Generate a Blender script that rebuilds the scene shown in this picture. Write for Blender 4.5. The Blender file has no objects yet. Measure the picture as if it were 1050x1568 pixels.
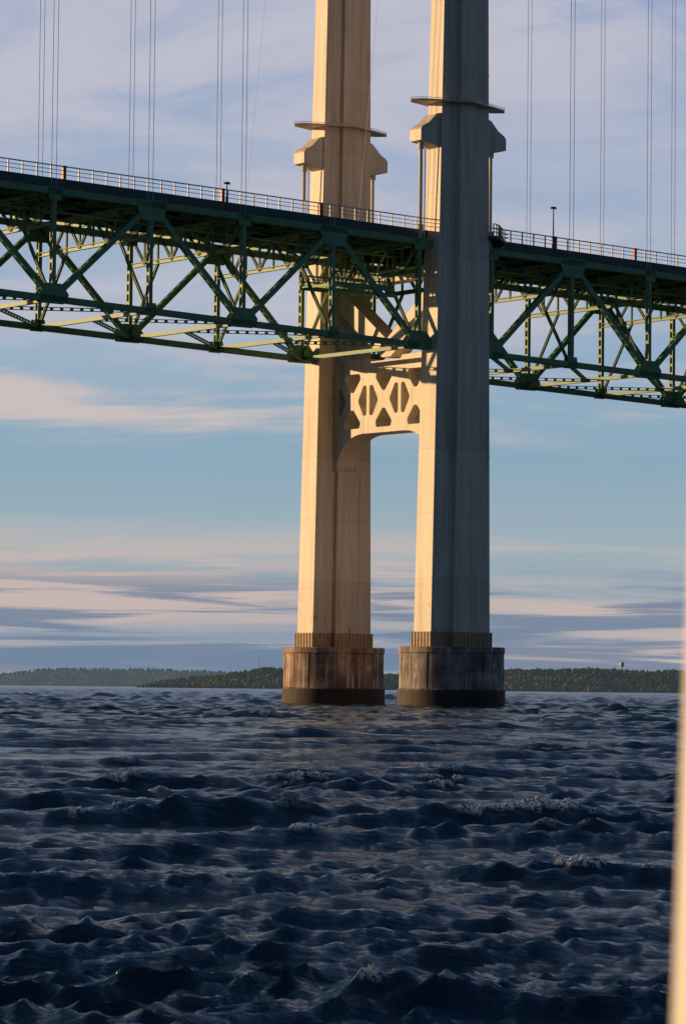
import bpy, math, random
import numpy as np
from mathutils import Vector, Matrix
random.seed(7); rng=np.random.default_rng(11)
sc=bpy.context.scene
sc.view_settings.view_transform='Standard'; sc.view_settings.look='None'; sc.view_settings.exposure=0
R=math.radians
# ------------------------------------------------------------------ helpers
def new_obj(name,me,parent=None,mat=None):
    o=bpy.data.objects.new(name,me); sc.collection.objects.link(o)
    if parent: o.parent=parent
    if mat: me.materials.append(mat)
    return o
def empty(name,loc=(0,0,0),rz=0):
    o=bpy.data.objects.new(name,None); sc.collection.objects.link(o); o.location=loc; o.rotation_euler=(0,0,rz); return o
class MB:
    def __init__(s): s.v=[]; s.f=[]
    def add(s,vs,fs):
        n=len(s.v); s.v+= [tuple(v) for v in vs]; s.f+=[tuple(i+n for i in f) for f in fs]
    def beam(s,p,q,w,h,n=Vector((0,1,0))):
        p=Vector(p);q=Vector(q);d=(q-p)
        if d.length<1e-6: return
        d.normalize(); n=Vector(n); n=(n-d*n.dot(d))
        if n.length<1e-3: n=Vector((1,0,0)); n=(n-d*n.dot(d))
        n.normalize(); m=d.cross(n)
        a=n*w/2; b=m*h/2
        vs=[p-a-b,p+a-b,p+a+b,p-a+b,q-a-b,q+a-b,q+a+b,q-a+b]
        s.add(vs,[(0,3,2,1),(4,5,6,7),(0,1,5,4),(1,2,6,5),(2,3,7,6),(3,0,4,7)])
    def laced(s,p,q,sep=0.5,h=0.5,th=0.09,n=Vector((0,1,0)),pitch=1.0):
        p=Vector(p);q=Vector(q);d=(q-p);L=d.length;d.normalize()
        n=Vector(n); n=(n-d*n.dot(d)).normalized()
        for sg in(-1,1): s.beam(p+n*sg*sep/2,q+n*sg*sep/2,th,h,n)
        k=max(2,int(L/pitch)); m=d.cross(n)
        for i in range(k):
            c=p+d*(L*(i+.5)/k)
            for sg in (-1,1):
                cc=c+m*sg*(h/2-.04)
                s.beam(cc-d*.16,cc+d*.16,sep-th,.05,n)
    def isec(s,p,q,w=0.3,h=0.6,n=Vector((0,1,0)),t=0.05):
        p=Vector(p);q=Vector(q);d=(q-p).normalized();n=Vector(n);n=(n-d*n.dot(d)).normalized();m=d.cross(n)
        s.beam(p,q,t,h-2*t,n)
        for sg in(-1,1): s.beam(p+m*sg*(h-t)/2,q+m*sg*(h-t)/2,w,t,n)
    def prism(s,poly,axis,c0,c1):
        n=len(poly)
        if axis=='t': A=[(x,c0,y) for x,y in poly]; B=[(x,c1,y) for x,y in poly]
        elif axis=='z': A=[(x,y,c0) for x,y in poly]; B=[(x,y,c1) for x,y in poly]
        else: A=[(c0,x,y) for x,y in poly]; B=[(c1,x,y) for x,y in poly]
        s.add(A+B,[tuple(range(n))[::-1],tuple(range(n,2*n))]+[(i,(i+1)%n,n+(i+1)%n,n+i) for i in range(n)])
    def cyl(s,p,q,r,k=8,r2=None):
        p=Vector(p);q=Vector(q);d=(q-p).normalized();r2=r if r2 is None else r2
        n=Vector((0,0,1)) if abs(d.z)<.9 else Vector((1,0,0)); n=(n-d*n.dot(d)).normalized();m=d.cross(n)
        A=[p+(n*math.cos(2*math.pi*i/k)+m*math.sin(2*math.pi*i/k))*r for i in range(k)]
        B=[q+(n*math.cos(2*math.pi*i/k)+m*math.sin(2*math.pi*i/k))*r2 for i in range(k)]
        s.add(A+B,[tuple(range(k))[::-1],tuple(range(k,2*k))]+[(i,(i+1)%k,k+(i+1)%k,k+i) for i in range(k)])
    def obj(s,name,parent=None,mat=None,fix=True):
        me=bpy.data.meshes.new(name); me.from_pydata(s.v,[],s.f); me.update()
        if fix:
            import bmesh
            b=bmesh.new(); b.from_mesh(me); bmesh.ops.recalc_face_normals(b,faces=b.faces); b.to_mesh(me); b.free()
        return new_obj(name,me,parent,mat)
def mat(name):
    m=bpy.data.materials.new(name); m.use_nodes=True
    nt=m.node_tree; return m,nt,nt.nodes['Principled BSDF']
def nd(nt,t,**k):
    n=nt.nodes.new(t)
    for a,b in k.items(): setattr(n,a,b)
    return n
def ramp(nt,stops,interp='LINEAR'):
    r=nt.nodes.new('ShaderNodeValToRGB'); cr=r.color_ramp; cr.interpolation=interp
    while len(cr.elements)<len(stops): cr.elements.new(0.5)
    for e,(p,c) in zip(cr.elements,stops):
        e.position=p; e.color=(*c,1) if len(c)==3 else c
    return r
def mapping(nt,scale,src='Object'):
    tc=nd(nt,'ShaderNodeTexCoord'); mp=nd(nt,'ShaderNodeMapping'); mp.inputs['Scale'].default_value=scale
    nt.links.new(tc.outputs[src],mp.inputs['Vector']); return mp
def noise(nt,mp,scale,detail=4,rough=.6,dist=0):
    n=nd(nt,'ShaderNodeTexNoise'); n.inputs['Scale'].default_value=scale; n.inputs['Detail'].default_value=detail
    n.inputs['Roughness'].default_value=rough; n.inputs['Distortion'].default_value=dist
    nt.links.new(mp.outputs[0],n.inputs['Vector']); return n
def mix(nt,a,b,f,mode='MIX'):
    m=nd(nt,'ShaderNodeMix',data_type='RGBA',blend_type=mode)
    for val,idx in((a,6),(b,7)):
        if isinstance(val,(tuple,list)): m.inputs[idx].default_value=(*val,1)
        else: nt.links.new(val,m.inputs[idx])
    if isinstance(f,(int,float)): m.inputs[0].default_value=f
    else: nt.links.new(f,m.inputs[0])
    return m.outputs[2]
def math_(nt,op,a,b=None,c=None,clamp=False):
    m=nd(nt,'ShaderNodeMath',operation=op,use_clamp=clamp)
    for i,v in enumerate((a,b,c)):
        if v is None: continue
        if isinstance(v,(int,float)): m.inputs[i].default_value=v
        else: nt.links.new(v,m.inputs[i])
    return m.outputs[0]
# ------------------------------------------------------------------ materials
def ivory():
    m,nt,p=mat('ivory_tower_paint'); L=nt.links
    tc=nd(nt,'ShaderNodeTexCoord'); sx=nd(nt,'ShaderNodeSeparateXYZ'); L.new(tc.outputs['Object'],sx.inputs[0])
    zz=math_(nt,'DIVIDE',sx.outputs[2],6.8)
    fl=math_(nt,'FLOOR',zz); wn=nd(nt,'ShaderNodeTexWhiteNoise',noise_dimensions='1D'); L.new(fl,wn.inputs['W'])
    fr=math_(nt,'FRACT',zz); seam=math_(nt,'LESS_THAN',fr,0.018)
    st=noise(nt,mapping(nt,(1.6,1.6,.09)),1.0,6,.65)
    sr=ramp(nt,[(.28,(.50,.40,.29)),(.46,(.70,.61,.47)),(.6,(.77,.69,.55)),(.78,(.81,.74,.61))]); L.new(st.outputs[0],sr.inputs[0])
    pv=math_(nt,'MULTIPLY_ADD',wn.outputs[0],.13,.88)
    cmb=nd(nt,'ShaderNodeCombineColor'); [L.new(pv,cmb.inputs[i]) for i in range(3)]
    c=mix(nt,sr.outputs[0],cmb.outputs[0],1.0,'MULTIPLY')
    c=mix(nt,c,(.48,.38,.28),math_(nt,'MULTIPLY',seam,.4))
    rn=noise(nt,mapping(nt,(1.2,1.2,.7)),1.0,5,.7)
    rr=ramp(nt,[(.60,(0,0,0)),(.66,(1,1,1))]); L.new(rn.outputs[0],rr.inputs[0])
    low=nd(nt,'ShaderNodeMapRange'); L.new(sx.outputs[2],low.inputs[0]); low.inputs[1].default_value=7; low.inputs[2].default_value=14; low.inputs[3].default_value=1; low.inputs[4].default_value=.06
    c=mix(nt,c,(.22,.09,.04),math_(nt,'MULTIPLY',rr.outputs[0],low.outputs[0]))
    L.new(c,p.inputs['Base Color']); p.inputs['Roughness'].default_value=.55
    b=nd(nt,'ShaderNodeBump'); b.inputs['Strength'].default_value=.15; b.inputs['Distance'].default_value=.05
    L.new(st.outputs[0],b.inputs['Height']); L.new(b.outputs[0],p.inputs['Normal'])
    return m
IV=ivory()
def paint(name,c1,c2,rough=.5,sc_=1.5):
    m,nt,p=mat(name); n=noise(nt,mapping(nt,(1,1,1)),sc_,6,.7)
    r=ramp(nt,[(.35,c1),(.65,c2)]); nt.links.new(n.outputs[0],r.inputs[0]); nt.links.new(r.outputs[0],p.inputs['Base Color'])
    p.inputs['Roughness'].default_value=rough; return m
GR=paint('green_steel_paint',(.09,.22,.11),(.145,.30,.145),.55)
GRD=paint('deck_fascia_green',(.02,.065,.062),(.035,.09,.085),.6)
ASP=paint('deck_asphalt',(.03,.03,.032),(.055,.055,.055),.9)
RAILM=paint('galvanised_rail',(.42,.45,.48),(.55,.57,.58),.45)
CAB=paint('cable_paint',(.42,.45,.52),(.50,.52,.58),.5)
BRN=paint('base_skirt_brown',(.34,.22,.12),(.50,.36,.22),.7,3)
RED=paint('red_lamp_housing',(.35,.04,.02),(.45,.07,.03),.5)
WHT=paint('white_paint',(.62,.60,.55),(.72,.70,.64),.45)
def concrete(name,tint):
    m,nt,p=mat(name); L=nt.links
    tc=nd(nt,'ShaderNodeTexCoord'); sx=nd(nt,'ShaderNodeSeparateXYZ'); L.new(tc.outputs['Object'],sx.inputs[0])
    a=noise(nt,mapping(nt,(1.1,1.1,.18)),1.0,7,.7,.4); b=noise(nt,mapping(nt,(.35,.35,.5)),1.0,5,.6)
    r=ramp(nt,[(.3,(.16,.12,.10)),(.5,(.38,.31,.26)),(.68,(.64,.56,.48))]); L.new(a.outputs[0],r.inputs[0])
    r2=ramp(nt,[(.4,(.48,.45,.43)),(.65,(1.1,1.05,1.0))]); L.new(b.outputs[0],r2.inputs[0])
    c=mix(nt,r.outputs[0],r2.outputs[0],1.0,'MULTIPLY'); c=mix(nt,c,tint,1.0,'MULTIPLY')
    e=noise(nt,mapping(nt,(1.7,1.7,.10)),1.0,5,.75,.8); er=ramp(nt,[(.55,(0,0,0)),(.60,(1,1,1))]); L.new(e.outputs[0],er.inputs[0])
    c=mix(nt,c,(.66,.66,.66),math_(nt,'MULTIPLY',er.outputs[0],.7))
    zz=math_(nt,'ADD',sx.outputs[2],math_(nt,'MULTIPLY',a.outputs[0],.5))
    wet=nd(nt,'ShaderNodeMapRange'); L.new(zz,wet.inputs[0]); wet.inputs[1].default_value=2.4; wet.inputs[2].default_value=2.1
    c=mix(nt,c,(.030,.019,.018),math_(nt,'MULTIPLY',wet.outputs[0],.94))
    L.new(c,p.inputs['Base Color']); p.inputs['Roughness'].default_value=.8
    bm=nd(nt,'ShaderNodeBump'); bm.inputs['Strength'].default_value=.5; bm.inputs['Distance'].default_value=.08
    L.new(a.outputs[0],bm.inputs['Height']); L.new(bm.outputs[0],p.inputs['Normal']); return m
CONS={'near':concrete('pier_concrete',(.84,.86,.92)),'far':concrete('pier_concrete_stained',(1,.80,.66))}  # same concrete, far pier tinted warmer and near pier cooler
# ------------------------------------------------------------------ bridge
ANG=math.atan2(.601,.797)
BR=empty('suspension_bridge',(11.6,360,0),ANG)
T=20.7
def sect(z):
    La=np.interp(z,[6.5,75,168],[8.0,6.05,4.6]); Lt=np.interp(z,[6.5,75,168],[2.9,2.2,1.8])
    return La/2,Lt/2,La*.17,.62
def legpoly(z,grow=0):
    L,w,c,d=sect(z); L+=grow; w+=grow; c+=grow; o=.0055*(min(z,90)-6.5)
    P=[(-L,-w),(-c,-w),(-c,-w-d),(c,-w-d),(c,-w),(L,-w),(L,w),(c,w),(c,w+d),(-c,w+d),(-c,w),(-L,w)]
    return [(x+o,y) for x,y in P]
for t0,nm in((0,'near_leg'),(T,'far_leg')):
    mb=MB(); zs=[6.4,30,52,75,90,120,168]
    vs=[];fs=[]
    for z in zs: vs+=[(x,y+t0,z) for x,y in legpoly(z)]
    nz=len(zs)
    for k in range(nz-1):
        for i in range(12): fs.append((k*12+i,k*12+(i+1)%12,(k+1)*12+(i+1)%12,(k+1)*12+i))
    fs.append(tuple(range(12))[::-1]); fs.append(tuple(range((nz-1)*12,nz*12)))
    mb.add(vs,fs)
    for z in np.arange(13,168,13.6):
        P=legpoly(z,.02); A=[(x,y+t0,z-.10) for x,y in P]; B=[(x,y+t0,z+.10) for x,y in P]
        mb.add(A+B,[tuple(range(12))[::-1],tuple(range(12,24))]+[(i,(i+1)%12,12+(i+1)%12,12+i) for i in range(12)])
    mb.obj('tower_'+nm,BR,IV)
    mb=MB(); P=[(x,y+t0) for x,y in legpoly(7,.12)]
    mb.prism(P,'z',6.35,8.0)
    P2=legpoly(7,.12)
    for i in range(12):
        a=Vector(P2[i]);b=Vector(P2[(i+1)%12]);n=max(1,int((b-a).length/.45))
        nn=Vector(((b-a).y,-(b-a).x)).normalized()
        for k in range(n+1):
            c=a.lerp(b,k/n)+nn*.03
            mb.beam((c.x,c.y+t0,6.45),(c.x,c.y+t0,8.06),.08,.10,Vector((nn.x,nn.y,0)))
    mb.obj('leg_skirt_'+nm,BR,BRN)
    mb=MB()
    for sg in(-1,1):
        L=sect(61)[0]
        poly=[(sg*(L-.6),63.0),(sg*(L+.5),62.7),(sg*(L+1.5),61.7),(sg*5.6,61.2),(sg*5.8,60.9),(sg*5.8,59.7),(sg*4.4,59.5),(sg*(L+.5),59.3),(sg*(L-.6),58.9)]
        poly=[(x+.3,y) for x,y in poly]
        mb.prism(poly,'t',t0-.95,t0+.95)
        for c_ in(sg*4.75,):
            mb.cyl((c_,t0,49.0),(c_,t0,59.7),.2,10)
            mb.cyl((c_,t0,58.9),(c_,t0,59.7),.34,10)
            mb.cyl((c_,t0,50.0),(c_,t0,50.9),.34,10)
        mb.cyl((sg*4.1+.3,t0+.5,49.5),(sg*4.1+.3,t0+.5,59.6),.07,6)
    z0=64.0
    pl=[(-5.9,t0+.3),(-5.3,t0-.7),(0,t0-3.1),(6.0,t0-.7),(6.9,t0+.3),(6.0,t0+1.2),(0,t0+3.0),(-5.3,t0+1.2)]
    mb.prism(pl,'z',z0,z0+.16)
    for i in range(8):
        a=pl[i];b=pl[(i+1)%8]
        mb.beam((a[0],a[1],z0+.30),(b[0],b[1],z0+.30),.05,.05,Vector((0,0,1)))
    mb.obj('tower_bracket_'+nm,BR,IV)
mb=MB()
for t0 in(0,T):
    mb.prism([(-2.6,t0-1.8),(2.9,t0-1.8),(2.9,t0+1.8),(-2.6,t0+1.8)],'z',168.003,169.5)
mb.obj('tower_cap',BR,IV)
for t0,nm in((0,'near'),(T,'far')):
    prof=[(5.80,-4),(5.80,.25),(5.70,.35),(5.68,1.95),(5.52,2.05),(5.50,5.75),(5.62,5.85),(5.62,6.38),(5.55,6.45),(0.01,6.46)]
    K=96; mb=MB(); vs=[];fs=[]
    for r,z in prof: vs+=[(r*math.cos(2*math.pi*i/K),t0+r*math.sin(2*math.pi*i/K),z) for i in range(K)]
    for k in range(len(prof)-1):
        for i in range(K): fs.append((k*K+i,k*K+(i+1)%K,(k+1)*K+(i+1)%K,(k+1)*K+i))
    mb.add(vs,fs)
    for i in range(16):
        a=2*math.pi*i/16; c=Vector((5.53*math.cos(a),t0+5.53*math.sin(a),0))
        mb.beam(c+Vector((0,0,2.02)),c+Vector((0,0,5.74)),.03,.16,Vector((math.cos(a),math.sin(a),0)))
    mb.obj('pier_'+nm,BR,CONS[nm])
def strut(name,outer,holes,half,parent,m):
    cu=bpy.data.curves.new(name+'_c','CURVE'); cu.dimensions='2D'; cu.fill_mode='BOTH'; cu.extrude=half
    for pts in [outer]+holes:
        sp=cu.splines.new('POLY'); sp.points.add(len(pts)-1); sp.use_cyclic_u=True
        for q,(x,y) in zip(sp.points,pts): q.co=(x,y,0,1)
    co=bpy.data.objects.new('tmp',cu); sc.collection.objects.link(co)
    dg=bpy.context.evaluated_depsgraph_get(); me=bpy.data.meshes.new_from_object(co.evaluated_get(dg))
    bpy.data.objects.remove(co)
    for v in me.vertices: x,y,z=v.co; v.co=(z,x,y)
    return new_obj(name,me,parent,m)
def rpoly(pts,r=.25,n=4):
    out=[];N=len(pts)
    for i in range(N):
        p=Vector(pts[i]);a=Vector(pts[i-1]);b=Vector(pts[(i+1)%N])
        d1=(a-p);d2=(b-p); rr=min(r,d1.length*.45,d2.length*.45); d1.normalize(); d2.normalize()
        p1=p+d1*rr;p2=p+d2*rr
        for k in range(n+1):
            u=k/n; out.append(tuple(p1*(1-u)**2+p*2*u*(1-u)+p2*u*u))
    return out
outer=[(1.0,37.9),(1.0,25.9)]
for k in range(9):
    a=k/8*math.pi/2; outer.append((2.05+4.6*(1-math.cos(a)),25.9+3.8*math.sin(a)))
for k in range(9):
    a=(1-k/8)*math.pi/2; outer.append((18.65-4.6*(1-math.cos(a)),25.9+3.8*math.sin(a)))
outer+=[(19.7,25.9),(19.7,37.9),(13.6,37.9),(13.2,37.5),(7.5,37.5),(7.1,37.9)]
holes=[]
for tc in(4.8,10.35,15.9):
    holes.append(rpoly([(tc-1.25,36.3),(tc+1.25,36.3),(tc+1.45,35.7),(tc+.25,34.25),(tc-.25,34.25),(tc-1.45,35.7)],.2))
    holes.append(rpoly([(tc+1.25,30.3),(tc-1.25,30.3),(tc-1.45,30.9),(tc-.25,32.35),(tc+.25,32.35),(tc+1.45,30.9)],.2))
for tc in(7.575,13.125):
    for sg in(-1,1):
        holes.append(rpoly([(tc+sg*1.8,33.3),(tc+sg*.8,35.0),(tc+sg*.25,34.9),(tc+sg*.25,31.7),(tc+sg*.8,31.6)],.25))
holes.append(rpoly([(17.1,33.3),(18.0,34.8),(18.45,34.8),(18.45,31.8),(18.0,31.8)],.3))
strut('portal_strut',outer,holes,1.4,BR,IV)
mb=MB()
mb.prism([(1.9,45.8),(1.9,43.2),(9.6,37.88),(11.1,37.88),(18.8,43.2),(18.8,45.8),(10.35,39.8)],'s',-1.1,1.1)
mb.prism([(1.9,47.3),(18.8,47.3),(18.8,46.0),(1.9,46.0)],'s',-1.0,1.0)
mb.obj('portal_knee_brace',BR,IV)
# ------------------------------------------------------------------ stiffening truss
PAN=11.3; S0=4.95
def zg(s): return -.0225*s - (0.00002*s*s)
def zgb(s): return -.031*s
ZT,ZB,ZD=48.95,37.95,50.25
Lnodes=[-S0-PAN*k for k in range(0,10)]; Rnodes=[S0+PAN*k for k in range(0,13)]
tr=MB(); fl=MB(); gus=MB()
for nodes in(Lnodes,Rnodes):
    for t0 in(0,T):
        for i,s in enumerate(nodes):
            zt=ZT+zg(s);zb=ZB+zgb(s)
            tr.laced((s,t0,zb),(s,t0,zt),.5,.42)
            bot=(i%2==0)
            for off in(-.33,.33):
                if bot: P=[(s-1.5,zb-.42),(s+1.5,zb-.42),(s+1.7,zb+.5),(s+.9,zb+1.5),(s-.9,zb+1.5),(s-1.7,zb+.5)]; Q=[(s-.7,zt-.9),(s+.7,zt-.9),(s+.9,zt+.4),(s-.9,zt+.4)]
                else: P=[(s-1.7,zt+.42),(s-1.8,zt-.4),(s-1.1,zt-1.7),(s+1.1,zt-1.7),(s+1.8,zt-.4),(s+1.7,zt+.42)]; Q=[(s-.8,zb-.4),(s+.8,zb-.4),(s+.6,zb+.8),(s-.6,zb+.8)]
                gus.prism(P,'t',t0+off-.02,t0+off+.02); gus.prism(Q,'t',t0+off-.02,t0+off+.02)
            if i+1<len(nodes):
                s2=nodes[i+1]; zt2=ZT+zg(s2);zb2=ZB+zgb(s2)
                tr.laced((s,t0,zt),(s2,t0,zt2),.6,.66,.1,pitch=1.4)
                tr.laced((s,t0,zb),(s2,t0,zb2),.6,.60,.1,pitch=1.4)
                if bot: tr.laced((s,t0,zb),(s2,t0,zt2),.5,.55)
                else: tr.laced((s,t0,zt),(s2,t0,zb2),.5,.55)
        sg=-1 if nodes is Lnodes else 1
        for z,f in((ZT,zg),(ZB,zgb)): tr.beam((sg*3.2,t0,z+f(sg*S0)),(sg*S0,t0,z+f(sg*S0)),.5,.6)
    for i,s in enumerate(nodes):
        z1=ZT+zg(s)-.1; z2=z1-3.0; zb=ZB+zgb(s)
        X=Vector((1,0,0))
        fl.isec((s,.3,z1),(s,T-.3,z1),.4,.7,X); fl.isec((s,.3,z2),(s,T-.3,z2),.36,.45,X)
        n=8
        for k in range(n):
            ta=.3+(T-.6)*k/n; tb=.3+(T-.6)*(k+1)/n
            a,b=(z1,z2) if k%2==0 else (z2,z1)
            fl.isec((s,ta,a),(s,tb,b),.26,.26,X)
            if k: fl.isec((s,ta,z1),(s,ta,z2),.2,.2,X)
        fl.laced((s,.2,zb),(s,T-.2,zb),.35,.4,.07,X)
        fl.isec((s,.3,zb+.2),(s,5.5,z2),.28,.28,X); fl.isec((s,T-.3,zb+.2),(s,T-5.5,z2),.28,.28,X)
        if i+1<len(nodes):
            s2=nodes[i+1]; zb2=ZB+zgb(s2); zt2=ZT+zg(s2)-.3
            Z=Vector((0,0,1))
            fl.laced((s,.3,zb),(s2,T/2,zb2),.3,.30,.06,Z); fl.laced((s,T-.3,zb),(s2,T/2,zb2),.3,.30,.06,Z)
            fl.isec((s,.3,z1),(s2,T/2,zt2),.3,.3,Z); fl.isec((s,T-.3,z1),(s2,T/2,zt2),.3,.3,Z)
            for q in(1/3,2/3):
                ss=s+(s2-s)*q; zz=ZT+zg(ss)+.35
                fl.isec((ss,.6,zz),(ss,T-.6,zz),.3,.5,X)
                fl.beam((ss,4,zz-.3),(ss,4,zz-1.5),.12,.12); fl.beam((ss,T-4,zz-.3),(ss,T-4,zz-1.5),.12,.12)
            for tt in(4,):
                fl.beam((s,tt,z1-1.2),(s2,tt,zt2-1.0),.7,.08)
                for hh in(.5,1.0): fl.beam((s,tt-.35,z1-1.2+hh),(s2,tt-.35,zt2-1.0+hh),.05,.05)
tr.obj('stiffening_truss',BR,GR,False); gus.obj('gusset_plate',BR,GR,False); fl.obj('floor_bracing',BR,GR,False)
dk=MB(); st=MB(); rl=MB()
SA,SB=-S0-PAN*9,S0+PAN*12
seg=list(np.arange(SA,SB+.01,PAN/2))
E0,E1=1.0,T-1.0
for a,b in zip(seg[:-1],seg[1:]):
    for (x0,x1,dz0,dz1,M) in((E0,E1,-.38,-.0,dk),(E0-.25,E0-.004,-.72,.16,st),(E1+.004,E1+.25,-.72,.16,st)):
        za=ZD+zg(a);zb_=ZD+zg(b)
        vs=[(a,x0,za+dz0),(a,x1,za+dz0),(a,x1,za+dz1),(a,x0,za+dz1),(b,x0,zb_+dz0),(b,x1,zb_+dz0),(b,x1,zb_+dz1),(b,x0,zb_+dz1)]
        M.add(vs,[(0,3,2,1),(4,5,6,7),(0,1,5,4),(1,2,6,5),(2,3,7,6),(3,0,4,7)])
    for k in range(9):
        tt=E0+1.0+(E1-E0-2)*k/8
        st.isec((a,tt,ZD-.68+zg(a)),(b,tt,ZD-.68+zg(b)),.3,.55)
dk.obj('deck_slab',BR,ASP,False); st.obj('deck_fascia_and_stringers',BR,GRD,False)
for tt in(E0-.12,E1+.12):
    s=SA
    while s<SB:
        rl.beam((s,tt,ZD+zg(s)+.16),(s,tt,ZD+zg(s)+1.42),.10,.12)
        s+=1.62
    for a,b in zip(seg[:-1],seg[1:]):
        for h,w in((1.42,.11),(1.02,.06),(.62,.06)):
            rl.beam((a,tt,ZD+zg(a)+h),(b,tt,ZD+zg(b)+h),w,w)
rl.obj('deck_railing',BR,RAILM,False)
wk=MB()
for t0,o in((0,-1),(T,1)):
    for sg,Ls in((1,4.2),):
        pts=[]
        for k in range(9):
            u=k/8; pts.append((sg*(3.6+Ls*u), t0+o*(2.0-2.7*(u*u*(3-2*u)))))
        for (a,b) in zip(pts[:-1],pts[1:]):
            za=ZD+zg(a[0]);zb_=ZD+zg(b[0])
            wk.beam((a[0],a[1]-o*.4,za-.1),(b[0],b[1]-o*.4,zb_-.1),1.3,.35)
            for h in(.5,.9,1.35): wk.beam((a[0],a[1],za+h),(b[0],b[1],zb_+h),.09,.09)
            wk.beam((a[0],a[1],za-.1),(a[0],a[1],za+1.35),.09,.09)
        wk.beam((sg*3.4,t0+o*1.2,ZD-2.2),(sg*(3.3+Ls),t0-o*.5,ZD-.3+zg(4)),.2,.2)
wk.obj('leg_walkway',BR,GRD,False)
mt=MB(); z0=44.2
for s in np.arange(-14.0,-6.0,.55):
    mt.beam((s,3,z0),(s,3,z0+1.3),.09,.09); mt.beam((s,8.5,z0),(s,8.5,z0+1.3),.09,.09)
    mt.beam((s,3,z0),(s,8.5,z0),.12,.12,Vector((1,0,0)))
for t_ in(3,8.5):
    for h in(0,.65,1.3): mt.beam((-14.2,t_,z0+h),(-5.8,t_,z0+h),.16,.16 if h else .5)
for s in(-14,-10,-6):
    for t_ in(3,8.5): mt.beam((s,t_,z0+1.3),(s,t_,ZT-.5),.14,.14)
mt.prism([(-14.1,z0-.9),(-5.9,z0-.9),(-5.9,z0-.5),(-14.1,z0-.5)],'t',2.6,3.0)
mt.obj('maintenance_traveller',BR,GR,False)
cb=MB(); sp=MB()
def cz(s):
    if s<0: u=-s; L=1158; return 169.5-4*107*(u/L)*(1-u/L)
    u=s; return 169.5-.30*u+ .00018*u*u-0.02*u
for t0 in(0,T):
    pts=[(s,t0,cz(s)) for s in np.linspace(-260,260,41)]
    for a,b in zip(pts[:-1],pts[1:]): cb.cyl(a,b,.31,8)
    for nodes in(Lnodes,Rnodes):
        for i,s in enumerate(nodes[1:]):
            for d in(-.27,.27): sp.cyl((s+d,t0,ZT+.2+zg(s)),(s+d,t0,cz(s)),.031,6)
    sp.cyl((-13.0,t0,50),(-3.2,t0,150),.018,5)
cb.obj('main_cable',BR,CAB,False); sp.obj('suspender_rope',BR,CAB,False)
lp=MB()
def lamp(s,t,h):
    z=ZD+zg(s)+.16; lp.cyl((s,t,z),(s,t,z+h),.09,8,.05); lp.cyl((s,t,z),(s,t,z+.5),.16,8)
    lp.beam((s-.1,t,z+h),(s+.5,t+.3,z+h+.1),.07,.07); lp.prism([(s-.35,z+h-.06),(s+.35,z+h-.06),(s+.22,z+h+.16),(s-.22,z+h+.16)],'t',t-.16,t+.16)
for s in(14.4,60,105): lamp(s,E0-.12,4.4)
for s in(-29,-75): lamp(s,E0-.12,1.9)
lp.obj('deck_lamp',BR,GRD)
rd=MB()
for s in(-48.5,-29.6,-17.2,14.5,26.2,50):
    z=ZD+zg(s)+.16; rd.beam((s,E0-.2,z),(s,E0-.2,z+1.15),.34,.34); rd.beam((s,E0-.2,z+1.15),(s,E0-.2,z+1.3),.44,.44)
rd.obj('deck_utility_box',BR,RED)
# ------------------------------------------------------------------ water
az=np.concatenate([np.linspace(-180,-15,70)[:-1],np.linspace(-15,-7,80)[:-1],np.linspace(-7,7,680),np.linspace(7,15,80)[1:],np.linspace(15,180,70)[1:]])
rs=[1.5]
while rs[-1]<14500:
    r=rs[-1]; rs.append(r+ (0.25 if r<12 else max(.045,.0028*r) if r<420 else .005*r if r<3200 else .03*r))
rs=np.array(rs); A=np.radians(az)
RR,AA=np.meshgrid(rs,A,indexing='ij'); X=RR*np.sin(AA); Y=RR*np.cos(AA)
drr=np.gradient(rs)[:,None]; dth=np.abs(np.gradient(A))[None,:]
spc=np.maximum(drr*np.ones_like(RR),RR*dth)
H=np.zeros_like(X);DX=np.zeros_like(X);DY=np.zeros_like(X);CV=np.zeros_like(X)
NW=160; lam=np.exp(rng.uniform(np.log(.15),np.log(8),NW)); th0=math.atan2(-.96,.26)
G=.82+.38*np.sin(X*.11+Y*.05+1.1)*np.sin(Y*.07-X*.06+.4)+.25*np.sin(X*.5+Y*.13)*np.sin(Y*.31-X*.2)
for l in lam:
    th=th0+rng.normal(0,.22 if l>2 else .32 if l>.7 else .7); k=2*math.pi/l
    sl=.050 if l<.7 else .033 if l<2.5 else .031*(2.5/l)**.5
    a=sl/k; ph=rng.uniform(0,6.28)
    at=np.clip((l/spc-1.5)/1.8,0,1)
    m_=at.max(axis=1)>0; n_=int(m_.nonzero()[0].max())+1 if m_.any() else 0
    if n_==0: continue
    arg=k*(X[:n_]*math.cos(th)+Y[:n_]*math.sin(th))+ph
    c=np.cos(arg)*at[:n_]; s_=np.sin(arg)*at[:n_]
    H[:n_]+=a*c; DX[:n_]-=a*s_*math.cos(th)*1.0; DY[:n_]-=a*s_*math.sin(th)*1.0
    if l>.4: CV[:n_]+=a*k*c
H*=G; DX*=G; DY*=G
near=(RR>15)&(RR<90)&(np.abs(AA)<.12)
hs=H[near].std(); H+=.17*(H*H/hs-hs)*(H>-3*hs)*(np.abs(H)<4*hs)
score=CV*.5+H/hs*.15
t1,t2=np.percentile(score[near],[98.3,98.9])
patch=np.clip(np.sin(X*1.3+Y*.23+2)*np.sin(X*.57-Y*.19+.5)*2.2+.25,0,1)
fo=np.clip((score-t1)/(t2-t1),0,1)*patch*np.clip(1.5-RR/260,0,1)
H+=fo*np.abs(rng.normal(0,1,X.shape))*np.minimum(.3*spc,.018)
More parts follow.
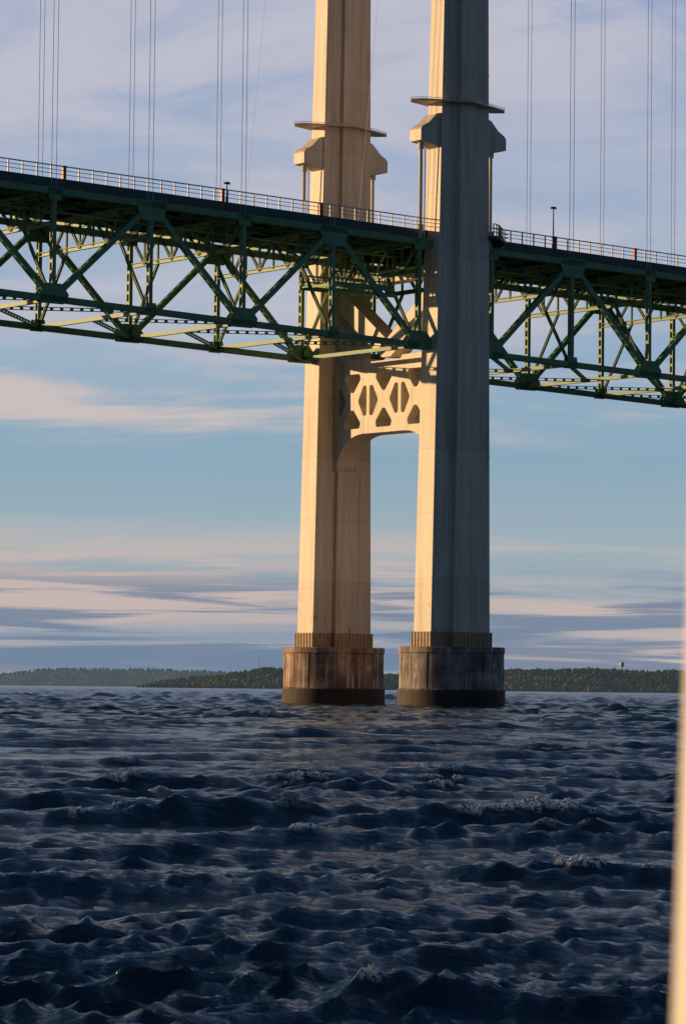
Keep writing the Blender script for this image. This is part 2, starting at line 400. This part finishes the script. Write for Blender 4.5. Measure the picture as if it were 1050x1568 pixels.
# unresolved chop farther out: radially independent, laterally correlated
nz=rng.normal(0,1,X.shape); kw=5; kk=np.exp(-.5*(np.arange(-20,21)/kw)**2); kk/=np.sqrt((kk**2).sum())
F_=np.fft.rfft(nz,axis=1); kz=np.zeros(X.shape[1]); kz[:41]=kk; nz=np.fft.irfft(F_*np.fft.rfft(kz)[None,:],n=X.shape[1],axis=1)
H+=nz*np.minimum(.12*spc,.24)*np.clip((RR-90)/200,0,1)*(spc<25)
co=np.stack([X+DX,Y+DY,H],-1).reshape(-1,3).astype(np.float32)
nr,nc=X.shape
idx=np.arange(nr*nc).reshape(nr,nc)
q=np.stack([idx[:-1,:-1],idx[:-1,1:],idx[1:,1:],idx[1:,:-1]],-1).reshape(-1,4)
q=q[:, ::-1]
def npmesh(name,co,faces,k):
    me=bpy.data.meshes.new(name); me.vertices.add(len(co)); me.vertices.foreach_set('co',co.astype(np.float32).ravel())
    me.loops.add(faces.size); me.loops.foreach_set('vertex_index',faces.astype(np.int32).ravel())
    me.polygons.add(len(faces)); me.polygons.foreach_set('loop_start',np.arange(0,faces.size,k,dtype=np.int32))
    me.update(calc_edges=True); return me
me=npmesh('water',co,q,4)
me.polygons.foreach_set('use_smooth',np.ones(len(q),dtype=bool))
at=me.attributes.new('foam','FLOAT','POINT'); at.data.foreach_set('value',fo.ravel().astype(np.float32))
at=me.attributes.new('unresolved','FLOAT','POINT'); at.data.foreach_set('value',np.clip((spc-.1)/1.6,0,1).ravel().astype(np.float32))
m,nt,p=mat('lake_water'); L=nt.links
tc=mapping(nt,(1,1,1)); tcs=mapping(nt,(.55,1.6,1)); tcs.inputs['Rotation'].default_value=(0,0,-.26)
n1=noise(nt,tcs,3.2,7,.66,.1); n2=noise(nt,tcs,12,4,.65,.1); n3=noise(nt,mapping(nt,(.02,.05,.05)),1,4,.6)
h=math_(nt,'ADD',math_(nt,'MULTIPLY',n1.outputs[0],.27),math_(nt,'MULTIPLY',n2.outputs[0],.06))
b=nd(nt,'ShaderNodeBump'); b.inputs['Strength'].default_value=1.0; b.inputs['Distance'].default_value=.5
L.new(h,b.inputs['Height']); L.new(b.outputs[0],p.inputs['Normal'])
fa=nd(nt,'ShaderNodeAttribute',attribute_name='foam'); n4=noise(nt,tc,22,4,.7)
ff=math_(nt,'MULTIPLY',fa.outputs['Fac'],math_(nt,'GREATER_THAN',n4.outputs[0],.47),clamp=True)
wc=ramp(nt,[(.3,(.010,.034,.056)),(.7,(.018,.054,.074))]); L.new(n3.outputs[0],wc.inputs[0])
L.new(wc.outputs[0],p.inputs['Base Color'])
ua=nd(nt,'ShaderNodeAttribute',attribute_name='unresolved')
rr_=math_(nt,'MULTIPLY_ADD',ua.outputs['Fac'],.14,.08); L.new(rr_,p.inputs['Roughness'])
p.inputs['IOR'].default_value=1.333
df=nd(nt,'ShaderNodeBsdfDiffuse'); df.inputs[0].default_value=(.9,.9,.88,1); tl=nd(nt,'ShaderNodeBsdfTranslucent'); tl.inputs[0].default_value=(.9,.9,.88,1)
fm=nd(nt,'ShaderNodeMixShader'); fm.inputs[0].default_value=.5; L.new(df.outputs[0],fm.inputs[1]); L.new(tl.outputs[0],fm.inputs[2])
om=nd(nt,'ShaderNodeMixShader'); L.new(ff,om.inputs[0]); L.new(p.outputs[0],om.inputs[1]); L.new(fm.outputs[0],om.inputs[2]); L.new(om.outputs[0],nt.nodes['Material Output'].inputs['Surface'])
new_obj('water',me,None,m)
# ------------------------------------------------------------------ distant shores
def ico(sub):
    import bmesh
    b=bmesh.new(); bmesh.ops.create_icosphere(b,subdivisions=sub,radius=1); b.verts.ensure_lookup_table()
    v=np.array([x.co[:] for x in b.verts]); f=np.array([[w.index for w in x.verts] for x in b.faces]); b.free(); return v,f
IVt,IFt=ico(2)
VAR=[IVt*np.clip(1+rng.normal(0,.26,(len(IVt),1)),.4,1.6) for i in range(12)]
def fbm1(x,seed,oct=5,f0=1/400):
    r=np.random.default_rng(seed); y=np.zeros_like(x,dtype=float); a=1
    for o in range(oct):
        for _ in range(2): y+=a*np.sin(x*f0*2*math.pi*r.uniform(.7,1.4)+r.uniform(0,6.28))
        a*=.55; f0*=2
    return y/3
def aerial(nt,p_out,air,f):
    """aerial perspective: constant glow mixed into the material to imitate distance haze"""
    em=nd(nt,'ShaderNodeEmission'); em.inputs['Color'].default_value=(*air,1); em.inputs['Strength'].default_value=1  # painted haze: the surface itself emits the airlight colour
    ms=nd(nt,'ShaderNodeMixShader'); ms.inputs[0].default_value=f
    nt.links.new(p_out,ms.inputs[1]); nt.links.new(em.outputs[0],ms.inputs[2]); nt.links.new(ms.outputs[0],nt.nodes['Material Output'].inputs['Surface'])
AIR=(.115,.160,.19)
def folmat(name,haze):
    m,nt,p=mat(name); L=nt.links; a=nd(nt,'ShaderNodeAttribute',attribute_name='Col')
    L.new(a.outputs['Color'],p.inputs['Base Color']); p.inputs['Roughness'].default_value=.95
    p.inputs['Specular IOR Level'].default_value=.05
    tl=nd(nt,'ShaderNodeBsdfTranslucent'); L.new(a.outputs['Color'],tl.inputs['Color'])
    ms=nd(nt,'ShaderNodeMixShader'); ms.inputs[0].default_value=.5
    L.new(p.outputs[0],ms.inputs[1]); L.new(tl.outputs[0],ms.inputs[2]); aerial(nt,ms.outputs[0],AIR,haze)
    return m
def shore(nm,Y0,x0,x1,hfun,depth,rows,step,treeh,palette,haze,seed):
    r=np.random.default_rng(seed)
    xs=np.linspace(x0,x1,320); ys=np.linspace(0,1,14)
    XX,YY=np.meshgrid(xs,ys,indexing='ij')
    front=fbm1(XX,seed+5,4,1/300)*25
    ZZ=hfun(XX)*np.clip(np.sin(np.clip(YY,0,.75)/.75*math.pi/2),0,1)+ -1.0*(YY==0)+.4
    ZZ=np.where(YY>.95,-2,ZZ)
    co=np.stack([XX,Y0+front+YY*depth,ZZ],-1).reshape(-1,3); i=np.arange(XX.size).reshape(XX.shape)
    f=np.stack([i[:-1,:-1],i[1:,:-1],i[1:,1:],i[:-1,1:]],-1).reshape(-1,4)
    me=npmesh('hills_'+nm,co,f,4)
    m,nt,p=mat('hill_ground_'+nm); n=noise(nt,mapping(nt,(.03,.03,.03)),1,6,.7)
    rp=ramp(nt,[(.35,(.06,.07,.03)),(.6,(.12,.10,.045))]); nt.links.new(n.outputs[0],rp.inputs[0])
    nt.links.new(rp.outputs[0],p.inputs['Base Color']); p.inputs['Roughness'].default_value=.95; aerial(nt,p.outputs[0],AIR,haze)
    new_obj('hills',me,None,m)
    V=[];F=[];C=[];off=0
    ps=np.array([q[1] for q in palette]); ps=ps/ps.sum()
    for k in range(rows):
        u=(k+.15)/rows*.82
        x=x0
        while x<x1:
            x+=step*r.uniform(.6,1.5)
            uu=u+r.uniform(-.05,.05)
            h=float(hfun(np.array([x]))[0]); 
            if h<.6: continue
            fr=float(fbm1(np.array([x]),seed+5,4,1/300)[0])*25
            y=Y0+fr+max(.01,uu)*depth; z=h*math.sin(min(max(uu,.0),.75)/.75*math.pi/2)
            th=treeh*r.uniform(.5,1.15)*min(1,h/6+.35); w=th*r.uniform(.40,.62)
            con=r.random()<.25
            if con: th*=1.15
            v=VAR[r.integers(12)].copy()
            if con: tz=np.clip((v[:,2]+1)/2,0,1.1); v[:,:2]*=(1.15-1.0*tz)[:,None]*.62
            ang=r.uniform(0,6.28); ca,sa=math.cos(ang),math.sin(ang)
            vx=v[:,0]*ca-v[:,1]*sa; vy=v[:,0]*sa+v[:,1]*ca
            V.append(np.stack([x+vx*w,y+vy*w,z+th*.42+v[:,2]*th*.5],-1)); F.append(IFt+off); off+=len(v)
            warm=.5+.5*math.sin(x*.021+k*.5+seed)*math.sin(x*.0057+k*.3)
            pi=r.choice(len(palette),p=ps)
            cc=np.array(palette[pi][0])*r.uniform(.85,1.15)
            gcol=np.array((.10,.13,.042))
            f_=min(1,max(0,(warm-.1)*1.5))*(1 if k<rows*.45 else .4)
            cc=cc*f_+gcol*(1-f_)
            if con: cc=np.array((.055,.075,.04))*r.uniform(.85,1.15)
            C.append(np.tile(np.append(cc,1),(len(v),1)))
    V=np.concatenate(V);F=np.concatenate(F);C=np.concatenate(C)
    me=npmesh('forest_'+nm,V,F,3); me.polygons.foreach_set('use_smooth',np.ones(len(F),dtype=bool))
    ca=me.color_attributes.new('Col','FLOAT_COLOR','POINT'); ca.data.foreach_set('color',C.astype(np.float32).ravel())
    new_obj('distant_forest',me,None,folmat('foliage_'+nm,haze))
pal=[((.15,.16,.05),.34),((.28,.23,.06),.28),((.42,.24,.07),.18),((.48,.32,.09),.08),((.08,.11,.045),.12)]
def px2x(px,Y): return (px-525+2.8)/5220*Y
Yn=5000
def hn(x):
    px=x/Yn*5220+525
    e=np.interp(px,[200,240,300,340,380,400,440,520,600,700,800,860,930,990,1050,1500],[0,8,14,17,23,27,25,21,20,23,29,32,33,30,28,29])
    return np.maximum(e+fbm1(x,3,4,1/420)*2.4,0)
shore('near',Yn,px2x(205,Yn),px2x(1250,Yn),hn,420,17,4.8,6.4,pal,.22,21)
Yf=9500
def hf(x):
    px=x/Yf*5220+525
    e=np.interp(px,[-600,-40,0,40,90,150,240,330,480,700,1100],[30,30,36,45,48,47,46,42,32,20,12])
    return np.maximum(e+fbm1(x,8,4,1/800)*2.4,0)
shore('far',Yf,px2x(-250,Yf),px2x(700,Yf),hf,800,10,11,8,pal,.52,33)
def gz(x): return float(hn(np.array([x]))[0])
mb=MB(); x=px2x(388,Yn); y=Yn+330; z=gz(x)
ms=empty('radio_mast',(x,y,z))
for a in range(3):
    c=math.cos(a*2.094),math.sin(a*2.094); mb.cyl((c[0]*1.1,c[1]*1.1,-2),(c[0]*.4,c[1]*.4,28),.22,6)
for k in range(14):
    r0=1.1-.7*k/14
    for a in range(3):
        c=math.cos(a*2.094),math.sin(a*2.094);d=math.cos((a+1)*2.094),math.sin((a+1)*2.094)
        mb.beam((c[0]*r0,c[1]*r0,k*2),(d[0]*r0,d[1]*r0,k*2+2),.12,.12)
mb.cyl((0,0,27),(0,0,32),.12,6); mb.obj('lattice_shaft',ms,CAB)
x=px2x(979,Yn); wt=empty('water_tower',(x,Yn+330,gz(x)-2)); mb=MB()
prof=[(1.6,-3),(1.2,7),(1.3,11),(3.2,13),(3.9,15),(3.6,17),(2.2,18.5),(.3,19)]; K=20; vs=[];fs=[]
for r0,z in prof: vs+=[(r0*math.cos(2*math.pi*i/K),r0*math.sin(2*math.pi*i/K),z) for i in range(K)]
for k in range(len(prof)-1):
    for i in range(K): fs.append((k*K+i,k*K+(i+1)%K,(k+1)*K+(i+1)%K,(k+1)*K+i))
mb.add(vs,fs); mb.cyl((0,0,18.8),(0,0,21),.12,6); mb.obj('tank_and_shaft',wt,WHT)
# ------------------------------------------------------------------ ferry rail post close to the camera
FR=empty('ferry_railing',(0,0,0)); mb=MB()
d=1.5; H0=2.0
def wp(u,v,dd):
    return Vector((u/5220*dd,dd,H0+dd*math.tan(R(2.96)+math.atan(-v/5220))))
pr=.032
b0=wp(500+8,784,d); b1=wp(533,0,d)
dirv=(b1-b0); axis0=b0-dirv*3.2; axis1=b0+dirv*4
sh=Vector((pr,0,0))
mb.cyl(axis0+sh,axis1+sh,pr,40)
mb.cyl(axis0+sh,axis0+sh+dirv.normalized()*.03,.07,32)
for k in(.15,2.0,3.7):
    c=b0+dirv*k+sh if k>3 else b0-dirv*k*1.1+sh
    mb.cyl(c+Vector((pr*.7,0,0)),c+Vector((1.6,-.1,0)),.02,20)
c=axis0+sh
mb.prism([(c.x-.10,c.y-.7),(c.x+1.8,c.y-.7),(c.x+1.8,c.y+.08),(c.x-.10,c.y+.08)],'z',c.z-.12,c.z-.002)
mb.obj('post_and_rails',FR,WHT)
# ------------------------------------------------------------------ light
sh_=Vector((-.94,.34,0)).normalized(); EL=R(9)
sv=Vector((sh_.x*math.cos(EL),sh_.y*math.cos(EL),math.sin(EL)))
sl=bpy.data.lights.new('sun','SUN'); sl.energy=5.0; sl.angle=R(.53); sl.color=(1,.64,.31)
so=bpy.data.objects.new('sun',sl); sc.collection.objects.link(so); so.rotation_euler=sv.to_track_quat('Z','Y').to_euler(); so.location=(-200,200,200)
w=bpy.data.worlds.new('World'); sc.world=w; w.use_nodes=True; nt=w.node_tree; L=nt.links
bg=nt.nodes['Background']; bg.inputs['Strength'].default_value=.1
sky=nd(nt,'ShaderNodeTexSky',sky_type='NISHITA'); sky.sun_disc=False; sky.sun_elevation=EL; sky.sun_rotation=math.atan2(sh_.x,sh_.y)
sky.air_density=1; sky.dust_density=1.2; sky.ozone_density=1.5
tc=nd(nt,'ShaderNodeTexCoord'); sx=nd(nt,'ShaderNodeSeparateXYZ'); L.new(tc.outputs['Generated'],sx.inputs[0]); Z=sx.outputs[2]
def mr(a,b,c=0,d=1,src=None,sm=True):
    n=nd(nt,'ShaderNodeMapRange'); L.new(src or Z,n.inputs[0]); 
    if sm: n.interpolation_type='SMOOTHSTEP'
    n.inputs[1].default_value=a;n.inputs[2].default_value=b;n.inputs[3].default_value=c;n.inputs[4].default_value=d; return n.outputs[0]
zr=mr(0,.25,sm=False)
def s2l(c): return tuple(((x/255+.055)/1.055)**2.4 for x in c)
g=ramp(nt,[(0,s2l((134,152,174))),(.08,s2l((144,161,180))),(.17,s2l((158,178,190))),(.27,s2l((138,170,192))),(.38,s2l((146,174,200))),(.55,s2l((160,177,204))),(.8,s2l((152,170,204))),(1,s2l((120,146,186)))])
L.new(zr,g.inputs[0])
hi=ramp(nt,[(0,s2l((120,146,186))),(.12,s2l((104,136,178))),(.45,s2l((68,104,148))),(1,s2l((38,68,112)))]); L.new(mr(.25,1,sm=False),hi.inputs[0])
grad=mix(nt,g.outputs[0],hi.outputs[0],mr(.24,.26))
def sn(scale,s,detail=5,rough=.55,dist=0,loc=(0,0,0)):
    mp=mapping(nt,scale,'Generated'); mp.inputs['Location'].default_value=loc; return noise(nt,mp,s,detail,rough,dist).outputs[0]
veil=math_(nt,'MULTIPLY',mr(.38,.62,src=sn((7,7,24),1,8,.6,.6)),mr(.075,.12))
veil=math_(nt,'MULTIPLY',veil,mr(.4,.20))
c=mix(nt,grad,s2l((200,197,208)),math_(nt,'MULTIPLY',veil,.85))
pk=math_(nt,'MULTIPLY',mr(.42,.62,src=sn((5,5,55),1,7,.62,.7,(3,1,0))),math_(nt,'MULTIPLY',mr(.066,.080),mr(.115,.095)))
c=mix(nt,c,s2l((214,196,192)),math_(nt,'MULTIPLY',pk,.85))
lp_=math_(nt,'MULTIPLY',mr(.38,.60,src=sn((5,5,80),1,7,.6,.6,(1,4,2))),math_(nt,'MULTIPLY',mr(-.004,.004),mr(.054,.034)))
c=mix(nt,c,s2l((208,188,182)),math_(nt,'MULTIPLY',lp_,.85))
ds=math_(nt,'MULTIPLY',mr(.45,.57,src=sn((8,8,190),1,7,.6,.7,(7,2,5))),math_(nt,'MULTIPLY',mr(.0,.005),mr(.038,.026)))
c=mix(nt,c,s2l((106,130,160)),math_(nt,'MULTIPLY',ds,.85))
vs_=nd(nt,'ShaderNodeVectorMath',operation='SCALE'); L.new(c,vs_.inputs[0])
L.new(mr(-.5,.85,2.6,10,src=sx.outputs[1]),vs_.inputs[3])
deep=mix(nt,vs_.outputs[0],(.78,1.0,1.22),mr(.8,-.5,src=sx.outputs[1]),'MULTIPLY')
out=mix(nt,deep,sky.outputs[0],.08)
L.new(out,bg.inputs['Color'])
# ------------------------------------------------------------------ camera
cd=bpy.data.cameras.new('camera'); cam=bpy.data.objects.new('camera',cd); sc.collection.objects.link(cam); sc.camera=cam
cd.sensor_fit='VERTICAL'; cd.sensor_height=36; cd.lens=5220/1568*36; cd.clip_start=.05; cd.clip_end=30000
cam.matrix_world=Matrix.Translation((0,0,H0))@Matrix.Rotation(R(90+2.96),4,'X')@Matrix.Rotation(R(.6),4,'Z')
cd.dof.use_dof=True; cd.dof.focus_distance=365; cd.dof.aperture_fstop=18
